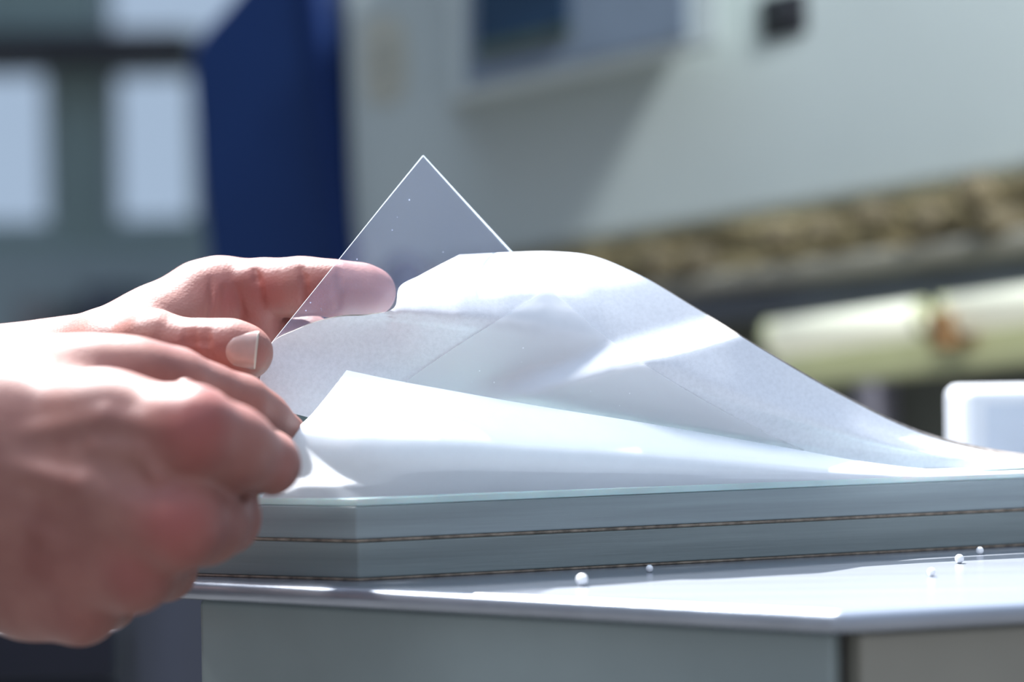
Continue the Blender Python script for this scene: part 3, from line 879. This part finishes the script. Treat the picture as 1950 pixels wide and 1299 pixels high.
# thumb nail laid over the thumb's own surface
def nail_at(px, py, lift):
    d = .740
    for _ in range(60):
        s = chain_sdf(thumb, P(px, py, d)) - lift
        if s < 1e-5: break
        d += s * .9
    return P(px, py, d)
nn, mm = 14, 12
V, F = [], []
for j in range(mm + 1):
    t = j / mm
    for i in range(nn + 1):
        s = i / nn
        # outline of the nail in the frame: rounded root at the left, straight tip at the right
        xl = 426 + 24 * (abs(2 * t - 1) ** 2.4); xr = 494 - 8 * t
        x = xl + (xr - xl) * s
        yt = 640 - 10 * math.sin(s * 1.9) ; yb = 700 + 4 * math.sin(s * 2.4)
        y = yt + (yb - yt) * t
        edge = min(t, 1 - t, s) * 5
        V.append(nail_at(x, y, -.0002 + .0005 * min(1, edge) + .0002 * s))
for j in range(mm):
    for i in range(nn):
        a = j * (nn + 1) + i; F.append([a, a + 1, a + nn + 2, a + nn + 1])
nail = mk('fingernail', V, F, [M_nail, M_nailtip], person, smooth=True)
for p_ in nail.data.polygons:
    if p_.index % nn >= nn - 1: p_.material_index = 1
sf = nail.modifiers.new('solid', 'SOLIDIFY'); sf.thickness = .0003; sf.offset = -1
tag(nail, 'thumbnail of the far hand')

# ---- near hand: back of the hand towards the camera, index and thumb pinching the front paper
H2 = .0008
nh = Field((-.205, .628, .985), (-.040, .800, 1.112), H2)
wst = (-230, 885, .705)
add_chain(nh, J((-260, 905, .700, .030), (-80, 900, .698, .030), (80, 900, .700, .026)), .01, .01)
add_chain(nh, J((-230, 840, .697, .021), (0, 812, .690, .0165), (200, 812, .681, .0145), (362, 822, .6735, .0122)), .008, .010)
add_chain(nh, J((-230, 900, .692, .020), (0, 900, .686, .0165), (200, 950, .678, .0150), (335, 995, .6735, .0122)), .008, .010)
add_chain(nh, J((-230, 950, .695, .020), (0, 1000, .690, .0165), (150, 1052, .683, .0140), (250, 1085, .680, .0115)), .008, .010)
add_chain(nh, J((-230, 1000, .702, .020), (-60, 1075, .702, .0155), (60, 1120, .696, .0135), (152, 1150, .690, .0110)), .008, .010)
# palm filling
add_chain(nh, J((0, 900, .706, .024), (220, 900, .700, .018), (300, 930, .698, .016)), .01, .010)
add_chain(nh, J((100, 1040, .708, .018), (230, 1060, .702, .014)), .01, .010)
# thumb side
add_chain(nh, J((-230, 790, .708, .022), (-60, 757, .7075, .0165), (70, 744, .708, .0148), (180, 730, .710, .0128), (262, 722, .713, .0114)), .008, .008)
add_chain(nh, J((250, 722, .712, .0112), (330, 737, .720, .0110), (395, 753, .729, .0089), (458, 772, .737, .0085), (500, 795, .7445, .0072), (548, 822, .7530, .0056)), .005, .005)
# index finger
add_chain(nh, J((362, 822, .6735, .0124), (440, 853, .682, .0110), (512, 884, .6935, .0089)), .006, .004)
add_chain(nh, J((512, 884, .6935, .0088), (514, 872, .717, .0074), (528, 858, .7360, .0056)), .004, .002)
# middle, ring, little: bent under
add_chain(nh, J((335, 995, .6735, .0122), (385, 992, .686, .0116), (425, 986, .699, .0108)), .006, .0050)
add_chain(nh, J((425, 986, .699, .0106), (405, 965, .730, .0090), (370, 940, .742, .0080)), .004, .002)
add_chain(nh, J((250, 1085, .680, .0115), (312, 1083, .710, .0095)), .006, .0030)
add_chain(nh, J((312, 1083, .710, .0095), (300, 1050, .733, .0085), (270, 1010, .742, .0076)), .004, .002)
add_chain(nh, J((152, 1150, .690, .0110), (205, 1143, .714, .0088)), .006, .0030)
add_chain(nh, J((205, 1143, .714, .0088), (195, 1110, .733, .0078), (175, 1070, .742, .0070)), .004, .002)
# knuckles and tendons
for x, y, dd, r in ((366, 824, .6690, .0080), (330, 1000, .6695, .0082), (250, 1088, .6770, .0075), (152, 1150, .688, .0070)):
    add_chain(nh, J((x, y, dd, r), (x - 26, y - 4, dd + .001, r * .9)), .003, .009)
for pts in (((340, 822, .6645, .0022), (200, 800, .6665, .0019), (40, 830, .672, .0016)), ((300, 985, .6650, .0024), (160, 925, .6640, .0022), (20, 890, .669, .0018)),
            ((225, 1075, .6720, .0022), (100, 1020, .6690, .0020), (0, 970, .673, .0018)), ((190, 850, .6655, .0016), (270, 858, .6650, .0016), (300, 905, .664, .0014))):
    add_chain(nh, J(*pts), .003, .004)
# upper row of small knuckle wrinkles on the index
for x, y, dd, r in ((352, 745, .688, .0036), (402, 762, .692, .0034)):
    add_chain(nh, J((x, y, dd, r), (x + 8, y + 4, dd, r)), .002, .004)
carve(nh, J((410, 931, .678, .0012), (455, 936, .684, .0020), (500, 940, .694, .0016)), .0015)
spots = [(P(375, 822, .660), .0125, .85), (P(335, 1000, .660), .0125, .9), (P(535, 890, .685), .006, .35), (P(440, 850, .67), .012, .3), (P(255, 1085, .667), .011, .55), (P(150, 1100, .68), .02, .35), (P(425, 985, .70), .009, .35)]
right_hand = organic('hand', nh, M_skin, person, spots)
tag(right_hand, 'near hand, back towards the viewer, lifting the corner of the front paper')

# forearms and clothes, outside the frame to the left
def arm(a, b, ra, rb):
    e = Vector(b); s = Vector(a)
    lo = [min(s[i], e[i]) - .06 for i in range(3)]; hi = [max(s[i], e[i]) + .06 for i in range(3)]
    f = Field(lo, hi, .003)
    add_chain(f, [(*s, ra), (*s.lerp(e, .3), ra * 1.15), (*s.lerp(e, .75), rb), (*e, rb)], .01, .002)
    return organic('forearm', f, M_skin, person)
wl, wn_ = P(-120, 795, .815), P(-200, 900, .702)
el, en = Vector((-.40, 1.08, 1.08)), Vector((-.42, .49, 1.06))
arm(wl, el, .0255, .040); arm(wn_, en, .0295, .042)
tf = Field((-.75, .36, .72), (-.22, 1.22, 1.56), .010)
add_chain(tf, [(-.50, .70, 1.30, .12), (-.50, .88, 1.30, .12)], .02, .05)
add_chain(tf, [(-.48, .71, 1.10, .12), (-.48, .87, 1.10, .12)], .02, .08)
add_chain(tf, [(-.49, .70, .90, .13), (-.49, .88, .90, .13)], .02, .10)
add_chain(tf, [(-.50, .58, 1.42, .065), (-.50, 1.00, 1.42, .065)], .02, .06)
for s, e, q_ in (((-.50, .58, 1.41), en, wn_), ((-.50, 1.00, 1.41), el, wl)):
    e = Vector(e); q_ = Vector(q_); m_ = e.lerp(q_, .30)
    add_chain(tf, [(*s, .065), (*e, .056), (*m_, .052)], .02, .03)
ws = organic('work_shirt', tf, M_cloth, person)

# fine hair along the far wrist
vf = []
for k in range(70):
    px = random.uniform(-20, 250); top_y = np.interp(px, [-20, 0, 123, 185, 263], [648, 648, 643, 610, 573])
    d0 = .803 + random.uniform(-.004, .006)
    a = P(px, top_y + random.uniform(2, 10), d0)
    ln = random.uniform(8, 22) if px > 60 else random.uniform(14, 34)
    b = P(px + random.uniform(2, 9), top_y - ln * .5, d0); c = P(px + random.uniform(6, 18), top_y - ln * random.uniform(.7, 1.0), d0)
    vf.append(tube_vf([a, b, c], [.00010, .00008, .00004], 4, False))
hr = mk('arm_hair', *join(*vf), M_hair, person)
hr['kind'] = 'stuff'
